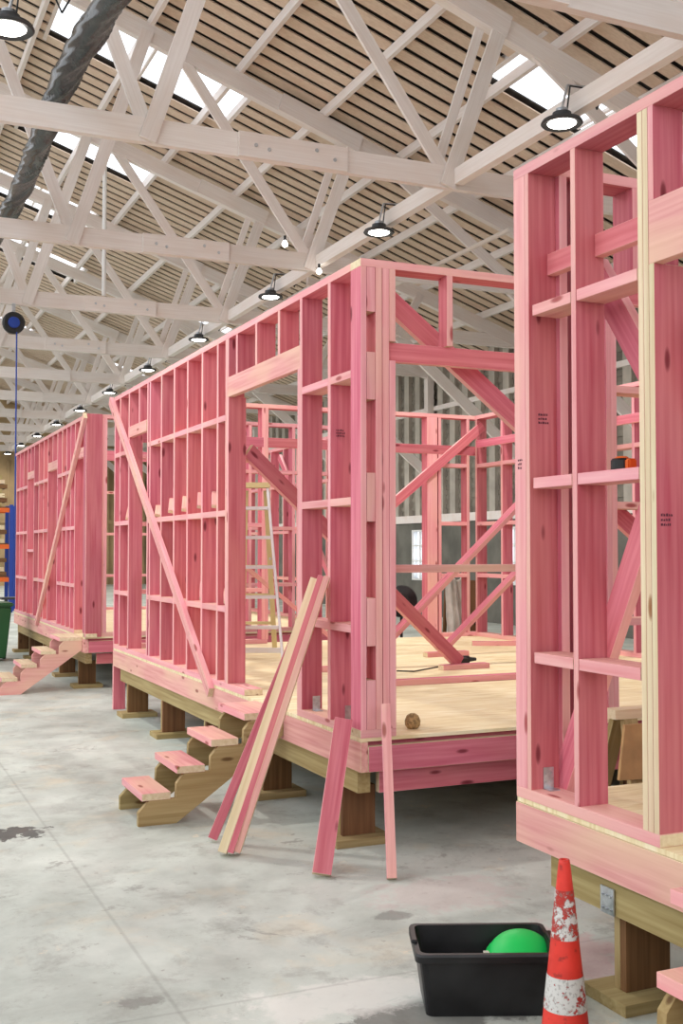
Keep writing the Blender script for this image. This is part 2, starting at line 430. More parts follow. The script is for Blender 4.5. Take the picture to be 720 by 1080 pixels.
# wrapped cable duct
bm = bmesh.new(); seg = 36; prev = None; y = 4.0
while y < 26:
    ring = []
    for i in range(seg):
        a = 2*math.pi*i/seg
        r = .12 + .008*math.sin(a*2+y*5) + .007*abs(math.sin(a*4+y*4.5)) + .05*abs(noise.noise(V((math.cos(a+y*2.2)*2.2, math.sin(a+y*2.2)*2.2, y*.5))))
        ring.append(bm.verts.new((2.08+.05*math.sin(y*.9)+r*math.cos(a), y, 6.66+.03*math.sin(y*1.3)+r*math.sin(a))))
    if prev:
        for i in range(seg): bm.faces.new((prev[i], prev[(i+1) % seg], ring[(i+1) % seg], ring[i]))
    prev = ring; y += .03
bmesh.ops.recalc_face_normals(bm, faces=bm.faces[:])
WRAP = plain('black_wrap', (0.03, 0.031, 0.031), 0.22, noise_amt=.5, scale=6)
tag(mesh_obj('wrapped_duct', bm, WRAP, smooth=True), 'thick duct wrapped in twisted black plastic across the top left of the roof', 'duct')

# high bay lamps
def lamp(loc, label, first=None):
    if first:
        r = first.copy(); C.objects.link(r); r.location = loc; r['label'] = label
        for ch in first.children:
            c = ch.copy(); C.objects.link(c); c.parent = r
        return r
    T = thing('high_bay_lamp', (0, 0, 0), label, 'lamp', 'round high bay lamps under the trusses')
    bm = bmesh.new(); lathe(bm, [(.145, .0), (.20, -.015), (.215, .0), (.2, .03), (.14, .05), (.10, .06), (.095, .11), (0, .11)], 32)
    mesh_obj('housing', bm, DRK, T, smooth=False)
    bm = bmesh.new(); lathe(bm, [(0, -.012), (.13, -.012), (.15, .002), (0, .004)], 32); mesh_obj('lens', bm, LAMP, T)
    bm = bmesh.new()
    for i in range(5): bar(bm, (0, 0, .1+.012*i), (0, 0, .106+.012*i), .06, 14)
    bar(bm, (0, 0, .1), (0, 0, .16), .04, 12); mesh_obj('heat_sink', bm, GALV, T)
    bm = bmesh.new(); bar(bm, (0, 0, .15), (.07, 0, .41), .014); bar(bm, (.07, 0, .41), (.70, 0, .47), .014); mesh_obj('arm', bm, GALV, T)
    bm = bmesh.new(); pts = [V((.06, 0, .12)), V((.09, -.02, .40)), V((.34, -.02, .41)), V((.44, 0, .22)), V((.55, 0, .44))]
    for p, q in zip(pts[:-1], pts[1:]): bar(bm, p, q, .009, 6)
    mesh_obj('power_cable', bm, BLK, T)
    T.location = loc
    return T
l0 = lamp((6.64, 9.34, 6.08), 'round high bay lamp above the near house frame, largest in view')
for k in range(1, 11):
    yy = 9.34+4.28*k
    lamp((6.64, yy, 6.08), 'round high bay lamp, %s in the receding row counted from the near house' % ordn[k], l0)
lamp((1.05*1.125, 9.5, 6.08), 'round high bay lamp at the top left edge of the picture, beside the black duct', l0)
for i, (x, y) in enumerate(((5.69, 14.75), (6.75, 16.0))):
    T = thing('light_bulb', (x, y, 6.1), ('small bare bulb under the second full truss, left one', 'small bare bulb over the middle frame top plate, right one')[i], 'lamp')
    bm = bmesh.new(); lathe(bm, [(0, -.05), (.035, -.03), (.045, 0), (.02, .05), (0, .05)], 12); mesh_obj('globe', bm, LAMP, T, Matrix.Translation((x, y, 6.1)), True)
    bm = bmesh.new(); lathe(bm, [(0, .05), (.02, .05), (.02, .12), (0, .12)], 10); mesh_obj('socket', bm, BLK, T, Matrix.Translation((x, y, 6.1)))

# cable reel hanging at left
def reel():
    x, y, z = 2.72, 20.72, 5.83
    T = thing('cable_reel', (x, y, z), 'round black cable reel with blue hub hanging at the left edge under a truss', 'reel')
    R = Matrix.Translation((x, y, z)) @ Matrix.Rotation(math.pi/2, 4, 'X')
    bm = bmesh.new(); lathe(bm, [(0, -.07), (.17, -.07), (.2, -.04), (.2, .04), (.17, .07), (0, .07)], 32); mesh_obj('drum', bm, BLK, T, R)
    bm = bmesh.new(); lathe(bm, [(0, .07), (.105, .07), (.095, .095), (0, .1)], 28); mesh_obj('hub', bm, BLU, T, R)
    bm = bmesh.new(); bx(bm, (x-.03, y-.02, z+.19), (x+.03, y+.02, ZC-.13)); mesh_obj('hanger', bm, GALV, T)
    bm = bmesh.new(); bar(bm, (x+.05, y-.05, z-.15), (x+.055, y-.05, 1.0), .014, 8); mesh_obj('cord', bm, BLU, T)
reel()

# ------------------------------------------------------------------ timber house frames
class Wall:
    def __init__(s, O, d, n, L, label, name='wall_frame', top=PINK, cut=0.0):
        s.O, s.d, s.n, s.L = V(O), V(d), V(n), L
        s.T = thing(name, O, label, 'timber wall frame', 'timber house wall frames')
        s.plate('top_plate', cut, L, ZT-.0225, top)
    def p(s, u, z, dep=SW/2): r = s.O + s.d*u + s.n*dep; r.z = z; return r
    def plate(s, nm, u0, u1, zc, mats=PINK, dep=SW/2, w=SW, t=.045):
        return board(nm, s.p(u0, zc, dep), s.p(u1, zc, dep), w, t, s.n, mats, s.T)
    def bottom(s, segs, mats=PALEF):
        for a, b in segs: s.plate('bottom_plate', a, b, ZF+.0225, mats)
    def stud(s, u, z0=ZF+.045, z1=ZT-.045, t=ST, mats=PINK, nm='stud', dep=SW/2, w=SW):
        return board(nm, s.p(u, z0, dep), s.p(u, z1, dep), w, t, s.n, mats, s.T)
    def nog(s, u0, u1, z, mats=PALEF): return s.plate('nog', u0, u1, z, mats)
    def nogs(s, us, zs=(1.26, 1.99, 2.72), th=ST):
        for a, b in zip(us[:-1], us[1:]):
            for z in zs: s.nog(a+th/2, b-th/2, z)
    def lintel(s, u0, u1, z0, z1, mats=ROSE, t=.045, dep=.023):
        return board('lintel', s.p(u0, (z0+z1)/2, dep), s.p(u1, (z0+z1)/2, dep), z1-z0, t, (0, 0, 1), mats, s.T)
    def brace(s, u0, z0, u1, z1, dep, w=.09, t=.045, mats=PINK):
        return board('brace', s.p(u0, z0, dep), s.p(u1, z1, dep), w, t, s.d, mats, s.T)

def frontwall(y0, y1, label):
    w = Wall((XW, y0, ZF), (0, 1, 0), (1, 0, 0), y1-y0, label, cut=SW+.002)
    return w

# --- middle house
MY0, MY1 = 5.63, 11.91
Wm = frontwall(MY0, MY1, 'long pink timber wall frame of the middle house, facing the walkway, with a doorway')
def um(px): return wy(px)-MY0
full = [um(120.5), um(126), um(135.3), um(155), um(169.5), um(183), um(197), um(212.5), um(228.8)]
for u in full: Wm.stud(u)
Wm.stud(um(238.8)+.02); Wm.stud(um(238.8)-.02, ZF+.045, 2.87); Wm.stud(um(238.8)-.02, 3.02)
Wm.stud(um(157.5))
Wm.stud(um(146), 2.97)                                            # cripple over the narrow opening
for px in (249, 269.5, 293.5): Wm.stud(um(px), 3.02)
dr = um(317); Wm.stud(dr); Wm.stud(dr+.04, ZF+.045, 2.87); Wm.stud(um(346.8))
Wm.lintel(dr+.02, um(238.8)+.0, 2.87, 3.02)
Wm.lintel(um(153.5), um(134.5), 2.86, 2.97)
us = [um(155), um(169.5), um(183), um(197), um(212.5), um(228.8), um(238.8)]
Wm.nogs(us[::-1]); Wm.nogs([um(126), um(120.5)]); Wm.nogs([um(135.3), um(126)]); 
Wm.nogs([SW-.02, um(346.8), dr])
Wm.bottom([(SW+.002, dr+.06), (um(258)+.0, MY1-MY0)])
# brace nailed across the outside
Wm.brace(um(118.5), 3.33, um(226), .60, -.0235, .09, .045, PALEF)
for px, z in ((160, 2.1), (174, 2.12), (188, 2.12), (204, 2.13), (219, 2.12), (207, 1.38), (130, 2.1), (232, 1.38)):
    u = um(px); Wm.T and board('packer', Wm.p(u+.13, z+.05, .12), Wm.p(u-.12, z-.07, .04), .09, .03, (1, 0, 0), PALEF, Wm.T)
# corner post seen from the end: spaced studs with packing blocks
Wn = Wall((XW+0.0, MY0, ZF), (1, 0, 0), (0, 1, 0), XR-XW, 'near end wall frame of the middle house with slotted corner post and wide opening')
Wn.T.location.z = ZF
Wn.stud(.092+.022, mats=PINK, t=.04); 
Wn.stud(.158); Wn.stud(.2, ZF+.045, 2.79); Wn.stud(.2, 2.90); 
for z0, z1 in ((ZF+.045, .98), (1.17, 1.44), (1.87, 2.145), (2.56, 2.83), (3.06, ZT-.045)):
    board('packing_block', Wn.p(.065, z0), Wn.p(.065, z1), SW-.004, .054, (0, 1, 0), PINK, Wn.T)
Wn.stud(.018, t=.034)
wo = wx(643, MY0)-XW
Wn.lintel(.16, wo+.08, 2.79, 2.90, PINK, .045, .06)
Wn.stud(wx(475, MY0)-XW, 2.90, t=.04, w=.10, dep=.05); Wn.stud(wx(560, MY0)-XW, 2.90)
for u in (wo, wo+.04): Wn.stud(u)
ue = [wo+.04, wo+.62, wo+1.22, wo+1.8, wo+2.4, XR-XW-.02]
ue = [u for u in ue if u < XR-XW]
for u in ue[1:]: Wn.stud(u)
Wn.nogs(ue)
Wn.bottom([(0, .22), (wo-.02, XR-XW)])
board('rail', Wn.p(.1, 1.60, SW+.0225), Wn.p(wo+.1, 1.60, SW+.0225), .045, .09, (0, 0, 1), PALEF, Wn.T)
board('brace', Wn.p(.17, 3.27, SW+.07), Wn.p(2.62, 1.42, SW+.07), .12, .045, (1, 0, 1), PINK, Wn.T)

Wf = Wall((XW+SW, MY1-SW, ZF), (1, 0, 0), (0, 1, 0), XR-XW-SW, 'far end wall frame of the middle house seen through its doorway')
def uf(px): return wx(px, MY1-.07)-(XW+SW)
for u in (.02, .5, uf(275.5), uf(275.5)+.04): Wf.stud(u)
Wf.stud(uf(453), t=.14); Wf.stud(uf(461)); Wf.stud(XR-XW-2*SW-.1); Wf.stud(XR-XW-SW-.02)
Wf.lintel(uf(275.5)+.05, XR-XW-SW-.1, 2.87, 2.98, PINK, .045, .02)
Wf.lintel(.03, uf(275.5), 2.87, 2.98, PINK, .045, .02)
Wf.nogs([uf(461), XR-XW-2*SW-.1], (1.4, 2.03, 2.74)); Wf.nogs([.02, .5, uf(275.5)])
Wf.bottom([(0, uf(275.5)+.05), (uf(448), XR-XW-SW)])
board('brace', Wf.p(uf(405), 2.2, -.025), Wf.p(uf(505), 3.24, -.025), .11, .045, (1, 0, 0), PINK, Wf.T)

Wr = Wall((XR-SW, MY0+SW, ZF), (0, 1, 0), (1, 0, 0), MY1-MY0-2*SW, 'rear long wall frame of the middle house, on the side away from the walkway')
ur = [.02, .6, 1.2, 1.8, 2.4, 3.0, 3.6, 4.2, 4.8, 5.4, 5.98]
for u in ur: Wr.stud(u)
Wr.nogs(ur, (1.4, 2.03, 2.74)); Wr.bottom([(0, MY1-MY0-2*SW)])
board('rail', Wr.p(0, 3.0, -.023), Wr.p(5.9, 3.0, -.023), .09, .045, (0, 0, 1), PINK, Wr.T)
# a low partition inside, and props holding the walls plumb
def prop(a, b, foot, label, w=.09, wd=(0, 1, .2)):
    T = thing('raking_prop', b, label, 'timber prop', 'props bracing the middle house walls')
    a, b = V(a), V(b)
    board('prop_timber', a, b, w, .045, wd, PINK, T)
    if foot:
        board('foot_block', (b.x-.22, b.y-.06, ZF+.0225), (b.x+.26, b.y-.04, ZF+.0225), .09, .045, (0, 1, 0), PINK, T)
prop((XW+SW+.03, 8.04, 2.47), (4.98, 8.6, .71), True, 'raking prop from the doorway stud down to a block on the middle deck', .12, (0, 0, 1))
prop((XR-SW-.03, 9.05, 3.15), (4.2, 8.9, .70), False, 'long raking prop rising from the middle deck to the top of the rear wall')
prop((XR-SW-.03, 9.75, 2.08), (5.42, 9.7, .71), True, 'short raking prop rising right from a block at the back of the deck')
prop((XW+SW+.03, 10.9, 2.3), (4.9, 11.1, .70), False, 'raking prop behind the step ladder')
tag(board('loose_batten', (3.5, 7.72, ZF+.0225), (5.6, 7.72, ZF+.0225), .09, .045, (0, 1, 0), PINK), 'pink batten lying across the middle deck in front of the prop foot', 'timber')
tag(board('loose_batten', (3.45, 8.9, ZF+.0225), (4.05, 8.8, ZF+.0225), .09, .045, (0, 1, 0), PINK), 'short pink batten lying on the deck near the ladder foot', 'timber')
tag(board('loose_batten', (6.3, 10.6, ZF+.0225), (6.95, 10.3, ZF+.0225), .09, .045, (0, 1, 0), PINK), 'pink batten lying at the rear corner of the middle deck', 'timber')

# --- near house
NY1, NY0 = 4.06, -2.4
Wc = Wall((XW, NY1, ZF), (0, -1, 0), (1, 0, 0), NY1-NY0, 'near pink timber wall frame at the right edge with pale triple stud and doorway')
def un(px): return NY1-wy(px)
Wc.stud(.041, t=.082, mats=PINK); Wc.stud(.098, t=.028)
s2 = un(606); Wc.stud(s2, t=.031)
t1 = un(677.5); 
Wc.stud(t1, mats=PYEL, t=.028); Wc.stud(t1+.03, mats=PYEL, t=.028); 
Wc.stud(t1+.06, ZF+.045, 2.74, mats=PYEL, t=.028)
Wc.lintel(t1+.046, t1+1.15, 2.74, 2.97, ROSE, .045, .023)
for q in (.5, .9): Wc.stud(t1+q, 2.97)
for q in (1.13, 1.17): Wc.stud(t1+q)
Wc.stud(t1+.06, 2.97, ZT-.045, mats=PINK, t=.028)
Wc.nogs([.12, s2, t1])
for a, b in ((.113, s2-.016), (s2+.016, t1-.015)):
    board('backing_nog', Wc.p(a, 2.93, .117), Wc.p(b, 2.93, .117), .09, .045, (0, 0, 1), PINK, Wc.T)
uu = [t1+1.17+.55*i for i in range(1, 8) if t1+1.17+.55*i < NY1-NY0]
for u in uu: Wc.stud(u)
Wc.nogs([t1+1.17]+uu)
Wc.bottom([(0, t1+.076), (t1+1.1, NY1-NY0)], (PE, PE, PW))
board('brace', Wc.p(.10, .70, SW+.0225), Wc.p(1.05, 2.55, SW+.0225), .11, .045, (0, 1, 0), PINK, Wc.T)
board('brace', Wc.p(.30, 2.88, SW+.07), Wc.p(1.2, 1.62, SW+.07), .12, .045, (0, 1, 0), PINK, Wc.T)
Wd = Wall((XW+SW, NY1-SW, ZF), (1, 0, 0), (0, 1, 0), XR-XW-SW, 'end wall frame of the near house beside the gap, seen through its studs')
Wd.stud(.02); Wd.stud(.11, mats=PYEL); Wd.stud(.15, mats=PYEL)
Wd.stud(wx(663, NY1-.07)-XW-SW, 2.9); Wd.stud(1.5); Wd.stud(2.1); Wd.stud(2.7); Wd.stud(3.3); Wd.stud(3.9); Wd.stud(4.38)
Wd.lintel(.13, 1.5, 2.8, 2.9, PINK, .045, .05); Wd.nogs([1.5, 2.1, 2.7, 3.3, 3.9, 4.38]); Wd.bottom([(0, .17), (1.48, 4.42)])
We = Wall((XR-SW, NY0, ZF), (0, 1, 0), (1, 0, 0), NY1-NY0-SW, 'rear long wall frame of the near house')
ue2 = [.02+.6*i for i in range(11)]
for u in ue2: We.stud(u)
We.nogs(ue2); We.bottom([(0, NY1-NY0-SW)])

# --- far left house
LY0, LY1 = 13.48, 19.6
Wl = frontwall(LY0, LY1, 'long pink timber wall frame of the far left house, with a long brace across it')
def ul(px): return wy(px)-LY0
LS = [17, 28.5, 35.5, 50, 60, 78.5, 90]
for px in LS: Wl.stud(ul(px))
for px in (20.5, 24.5, 40.5, 45.5, 65, 69.5, 74): Wl.stud(ul(px))
for a, b, z0, z1 in ((28.5, 35.5, 2.83, 2.94), (50, 60, 2.83, 2.95), (78.5, 90, 2.85, 2.97)):
    Wl.lintel(ul(b), ul(a), z0, z1, PALEF)
Wl.stud(ul(32), 2.94); Wl.stud(ul(55), 2.95); Wl.stud(ul(84), 2.97)
Wl.nog(ul(35.5), ul(28.5), 1.7)
Wl.nogs([ul(p) for p in (28.5, 24.5, 20.5, 17)]); Wl.nogs([ul(p) for p in (50, 45.5, 40.5, 35.5)]); Wl.nogs([ul(p) for p in (78.5, 74, 69.5, 65, 60)])
Wl.bottom([(ul(90)-.05, ul(90)+.05), (ul(78.5)-.02, LY1-LY0)])
Wl.brace(ul(91), 3.33, ul(41), .62, -.0235, .09, .045, PALEF)
XQ = 6.5
Wk = Wall((XW, LY0, ZF), (1, 0, 0), (0, 1, 0), XQ-XW, 'near end wall frame of the far left house with a plank faced corner post')
for u in (.02, .06, .1, .14): Wk.stud(u)
board('corner_plank', Wk.p(.1, ZF+.0, -.015), Wk.p(.1, ZT-.0, -.015), .19, .028, (1, 0, 0), PINK, Wk.T)
for u in (.2, .24, .9, 1.5, 2.1, 2.7, 3.3, 3.84): Wk.stud(u)
Wk.lintel(.24, .9, 2.8, 2.92, PINK); Wk.nogs([.9, 1.5, 2.1, 2.7, 3.3, 3.84]); Wk.bottom([(0, XQ-XW)])
Wq = Wall((XW+SW, LY1-SW, ZF), (1, 0, 0), (0, 1, 0), XQ-XW-SW, 'far end wall frame of the far left house, mostly hidden')
uq = [.02, .6, 1.2, 1.8, 2.4, 3.0, 3.6, 3.7]
for u in uq: Wq.stud(u)
Wq.nogs(uq[:-1]); Wq.bottom([(0, 3.7)])
Wz = Wall((XQ-SW, LY0+SW, ZF), (0, 1, 0), (1, 0, 0), LY1-LY0-2*SW, 'rear long wall frame of the far left house, seen through the doorway view')
uz = [.02+.58*i for i in range(11)]
for u in uz: Wz.stud(u)
Wz.nogs(uz); Wz.bottom([(0, LY1-LY0-2*SW)])
board('brace', Wz.p(.4, .8, -.03), Wz.p(3.0, 3.2, -.03), .1, .045, (0, 1, 0), PINK, Wz.T)

# --- decks, rims and bearers
def platform(y0, y1, label, xr):
    T = thing('deck_platform', ((XW+xr)/2, (y0+y1)/2, .32), label, 'timber floor platform', 'raised timber floor platforms')
    bm = bmesh.new(); bx(bm, (XW+.003, y0+.003, ZF-.02), (xr, y1-.003, ZF-.0005)); mesh_obj('deck', bm, DECK, T)
    zc = (.47+ZF-.022)/2; h = ZF-.022-.47
    board('rim_joist', (XW+.021, y0, zc), (XW+.021, y1+.003, zc), h, .045, (0, 0, 1), (PP, PW, PP), T)
    board('rim_joist', (xr-.02, y0, zc), (xr-.02, y1, zc), h, .045, (0, 0, 1), PINK, T)
    board('rim_joist', (XW+.046, y0+.02, .541), (xr-.045, y0+.02, .541), .142, .045, (0, 0, 1), (PF, PW, PW), T)
    board('ledger', (XW+.046, y0+.065, .60), (xr-.045, y0+.065, .60), .075, .04, (0, 0, 1), PINK, T)
    board('rim_joist', (XW+.03, y1, zc), (xr-.05, y1, zc), h, .045, (0, 0, 1), PINK, T)
    for x in (XW+.075, (XW+xr)/2, xr-.1):
        board('bearer', (x, y0+.12, .40), (x, y1-.2, .40), .14, .08, (0, 0, 1), TREAT, T)
    board('cross_board', (XW+.17, y0+.14, .385), (xr-.2, y0+.14, .385), .125, .045, (0, 0, 1), PINK, T)
    y = y0+.5
    while y < y1-.3:
        board('joist', (XW+.05, y, .55), (xr-.06, y, .55), .15, .045, (0, 0, 1), BROWN, T); y += .45
    return T
platform(MY0, MY1, 'raised timber floor platform of the middle house with plywood deck and pink rim', XR)
platform(NY0, NY1, 'raised timber floor platform of the near house at the right edge', XR)
platform(LY0, LY1, 'raised timber floor platform of the far left house', XQ)

# --- piles
pile0 = None
def pile(x, y, label, group):
    global pile0
    if pile0 is None:
        T = thing('timber_pile', (0, 0, 0), label, 'pile', group)
        board('post', (.105, -.017, .045), (.105, -.017, .329), .21, .034, (1, 0, 0), BROWN, T)
        board('post', (.105, .019, .045), (.105, .019, .329), .21, .034, (1, 0, 0), TREAT, T)
        board('sole_plate', (-.08, 0, .0225), (.28, 0, .0225), .26, .045, (0, 1, 0), TREAT, T)
        pile0 = T
    else:
        T = pile0.copy(); C.objects.link(T)
        for ch in pile0.children:
            c = ch.copy(); C.objects.link(c); c.parent = T
        T['label'] = label; T['group'] = group
    T.location = (x, y, 0)
mid = [5.98, 7.32, 8.66, 10.0, 11.36]
ml = ['under the slotted corner post of the middle house', 'behind the leaning timber bundle', 'half hidden behind the treated stair stringers', 'second from the far corner of the middle house', 'at the far corner of the middle house']
for y, l in zip(mid, ml): pile(2.66, y, 'brown timber pile on a sole plate '+l, 'piles under the front edge of the middle house')
for i, y in enumerate((3.46, 2.1, .76, -.6, -1.95)):
    pile(2.70, y, 'brown timber pile on a sole plate beside the traffic cone' if i == 0 else 'timber pile under the near house beyond the right edge', 'piles under the front edge of the near house')
for i, y in enumerate((14.0, 15.35, 16.7, 18.05, 19.3)):
    pile(2.66, y, ('timber pile under the near corner of the far left house', 'timber pile behind the far left stairs', 'third timber pile under the far left house', 'fourth timber pile under the far left house', 'last timber pile under the far left house by the green bin')[i], 'piles under the front edge of the far left house')
for x in (4.8, 6.6):
    for y in mid+[3.46, 2.1, 14.0, 15.35, 16.7, 18.05]:
        pile(x-.1, y, 'dark timber pile deep in the shadow under a house deck', 'piles in the shadow under the decks')
tag(board('pink_post', (2.70, 11.93, 0), (2.70, 11.93, .468), .13, .045, (1, 0, 0), PINK), 'short upright pink board on the concrete at the far corner of the middle house', 'timber')

# --- stairs
def stairs(yn, yf, mats, tmats, label, top_far=0.0, xtop=None):
    """four treads climbing toward the wall; yn near side, yf far side"""
    T = thing('timber_stairs', (2.0, (yn+yf)/2, 0), label, 'stairs', 'short timber stairs to the doorways')
    rise, go, x0, z1 = .152, .222, 1.69, .20
    def stringer(y, nm='stringer'):
        pts = [(x0-.02, 0.0), (x0+.22, 0.0), (XW-.005, .50), (XW-.005, z1+3*rise-.045)]
        up = []
        for k in range(3, -1, -1):
            zt = z1+k*rise-.045; xf = x0+.0+k*go
            up += [(xf+go-.005, zt)]
            up += [(xf+.05, zt), (xf, zt-.06)] if k else [(xf+.05, zt), (xf-.02, zt-.07)]
        up[0] = (XW-.005, z1+3*rise-.045)
        poly = pts[:3]+up
        bm = bmesh.new(); A = [bm.verts.new((px, y-.02, pz)) for px, pz in poly]; B = [bm.verts.new((px, y+.02, pz)) for px, pz in poly]
        bm.faces.new(A); bm.faces.new(B[::-1])
        for i in range(len(poly)):
            j = (i+1) % len(poly); bm.faces.new((A[i], B[i], B[j], A[j]))
        bmesh.ops.recalc_face_normals(bm, faces=bm.faces[:])
        mesh_obj(nm, bm, mats[0], T)
    stringer(yn+.02); stringer(yf-.02)
    for k in range(4):
        z = z1+k*rise-.0225; x = x0+.0+k*go
        x1 = x+.182 if k < 3 else XW-.003
        w = x1-x
        yfk = yf+(top_far if k == 3 else 0)
        board('tread', (x+w/2, yn-.003, z), (x+w/2, yfk+.003, z), w, .045, (1, 0, 0), tmats, T)
    return T
TRD = (PP, PE, PW)
stairs(6.82, 7.36, (GW,), TRD, 'treated timber stairs with pink treads leading up to the middle house doorway')
stairs(1.85, 2.57, (GW,), TRD, 'timber stairs with pink treads cut by the lower right corner of the picture', .2)
LTR = (PW, PE, PW)
stairs(13.6, 14.28, (PP,), LTR, 'pink sided stairs with pale treads up to the far left house')

# ------------------------------------------------------------------ leaning timbers
def lean(a, b, w, t, wdir, mats, label):
    tag(board('leaning_timber', a, b, w, t, wdir, mats), label, 'timber', 'timbers leaning on the middle house')
def gp(px, Y):
    t = (px-360)/1170; return (Y*(FX+FY*t), Y*(FY-FX*t), .02)
wd = (FY, -FX, 0)
def lt(px, z, x=2.575): return (x, wy(px, x), z)
lean(gp(236, 6.26), lt(332, 1.53), .050, .09, wd, (PW, PW, PW), 'pale timber at the left front of the tall leaning bundle')
lean(gp(244.5, 6.26), lt(338.6, 1.55), .034, .09, wd, PINK, 'pink timber in the middle of the tall leaning bundle')
lean(gp(251.5, 6.28), lt(344.8, 1.55), .036, .09, wd, (PP, PW, PW), 'rosy timber at the right of the tall leaning bundle')
lean(gp(225.5, 6.56), lt(329, 1.43, 2.60), .055, .045, wd, PINK, 'pink timber splayed out to the left below the tall leaning bundle')
lean((2.29, 5.39, .015), (2.555, 5.70, .76), .10, .05, (1, -.35, 0), PINK, 'wide short pink board leaning on the rim left of the corner post')
lean((2.60, 5.19, .010), (2.745, 5.555, .85), .05, .045, (1, -.4, 0), PALEF, 'thin pink batten leaning in front of the slotted corner post')

# ------------------------------------------------------------------ small hardware
def bracket(x, y, z, label):
    T = bmesh.new(); bx(T, (x, y-.003, z), (x+.05, y, z+.09)); bx(T, (x, y-.05, z), (x+.05, y, z+.004))
    for i in range(4): bar(T, (x+.012+.026*(i % 2), y-.003, z+.03+.035*(i//2)), (x+.012+.026*(i % 2), y-.008, z+.03+.035*(i//2)), .004, 6)
    tag(mesh_obj('metal_bracket', T, GALV), label, 'bracket', 'galvanised corner brackets')
bracket(XW+.06, NY1-.113, ZF+.045, 'galvanised bracket at the foot of the near corner stud')
bracket(XW+.05, wy(322)-.0, ZF+.045, 'galvanised bracket at the foot of the doorway stud of the middle house')
bracket(XW+.06, wy(351)-.04, ZF+.045, 'galvanised bracket left of the slotted corner post')
bm = bmesh.new(); bx(bm, (XW+.025, 3.44, .33), (XW+.031, 3.52, .43)); 
for i in range(6): bar(bm, (XW+.026, 3.455+.024*(i % 3), .35+.05*(i//3)), (XW+.018, 3.455+.024*(i % 3), .35+.05*(i//3)), .004, 6)
tag(mesh_obj('nail_plate', bm, GALV), 'galvanised nail plate on the near bearer above the pile', 'bracket')

# timber stamps: three small rows of illegible dashes
INK = plain('stamp_ink', lin(96, 50, 62), 0.9)
def stamp(parent, origin, ax, n, s=.05, rows=3):
    bm = bmesh.new(); ax, n, o = V(ax), V(n), V(origin); rr = random.Random(int(o.z*1000))
    for r in range(rows):
        u = 0
        while u < s:
            w = rr.uniform(.004, .011)
            a = o + ax*u + V((0, 0, -r*.017)) + n*.0008
            vs = [bm.verts.new(a), bm.verts.new(a+ax*w), bm.verts.new(a+ax*w+V((0, 0, rr.uniform(.006, .011)))), bm.verts.new(a+V((0, 0, rr.uniform(.006, .011))))]
            bm.faces.new(vs); u += w+.003
    mesh_obj('ink_stamp', bm, INK, parent)
stamp(Wc.T, (XW+.045, NY1-.1125, 2.28), (1, 0, 0), (0, -1, 0), .045)
stamp(Wc.T, (XW+.02, NY1-t1-.0745, 1.83), (1, 0, 0), (0, -1, 0), .045)
stamp(Wc.T, (XW, NY1-.025, 2.09), (0, -1, 0), (-1, 0, 0), .03)
stamp(Wm.T, (XW+.03, wy(348)-.021, 2.42), (1, 0, 0), (0, -1, 0), .05)

# tape measure on the near nog
def tape():
    y = wy(655, XW+.08); z = 2.0125
    T = thing('tape_measure', (XW+.09, y, z), 'black and orange tool lying on the near frame nog', 'tape measure')
    bm = bmesh.new(); lathe(bm, [(0, 0), (.038, 0), (.042, .008), (.042, .04), (.036, .048), (0, .048)], 24); mesh_obj('case', bm, BLK, T, Matrix.Translation((XW+.085, y, z)))
    bm = bmesh.new(); lathe(bm, [(0, .048), (.03, .048), (.02, .056), (0, .056)], 20); mesh_obj('lock', bm, ORG, T, Matrix.Translation((XW+.085, y, z)))
    bm = bmesh.new(); bx(bm, (XW+.07, y-.062, z+.002), (XW+.11, y-.03, z+.045)); bmesh.ops.bevel(bm, geom=bm.edges[:], offset=.006, segments=2, affect='EDGES'); mesh_obj('nose', bm, ORG, T)
tape()

# ------------------------------------------------------------------ step ladder inside the middle house
def ladder():
    bx0, by0 = 3.85, 10.02
    T = thing('step_ladder', (3.55, by0, ZF), 'aluminium step ladder standing inside the middle house doorway', 'ladder')
    R = V((FY, -FX, 0)); F = V((FX, FY, 0)); B = V((bx0, by0, ZF+.012)); H = 1.68
    def P(u, f, z): return B + R*u + F*f + V((0, 0, z))
    board('stile', P(0, 0, 0), P(-.17, .28, H), .06, .025, F, (ALU,)*3, T)
    board('stile', P(-.58, 0, 0), P(-.41, .28, H), .06, .025, F, (ALU,)*3, T)
    board('rear_leg', P(-.12, .75, 0), P(-.19, .36, H-.05), .03, .05, F, (YEL,)*3, T)
    board('rear_leg', P(-.46, .75, 0), P(-.39, .36, H-.05), .03, .05, F, (YEL,)*3, T)
    for k in range(1, 6):
        z = .29*k; q = z/H
        board('step', P(-.012-.17*q, .28*q, z), P(-.568+.17*q, .28*q, z), .085, .032, F, (ALU,)*3, T)
        q2 = z/H
        board('rear_rung', P(-.12-.07*q2, .75-.39*q2, z), P(-.46+.07*q2, .75-.39*q2, z), .03, .03, F, (YEL,)*3, T)
    board('top_cap', P(-.15, .3, H), P(-.43, .3, H), .16, .05, F, (YEL,)*3, T)
    board('spreader', P(-.02, .02, .07), P(-.56, .02, .07), .05, .02, V((0, 0, 1)), (ALU,)*3, T)
    board('spreader', P(-.14, .2, .95), P(-.15, .56, .95), .02, .01, V((0, 0, 1)), (ALU,)*3, T)
ladder()

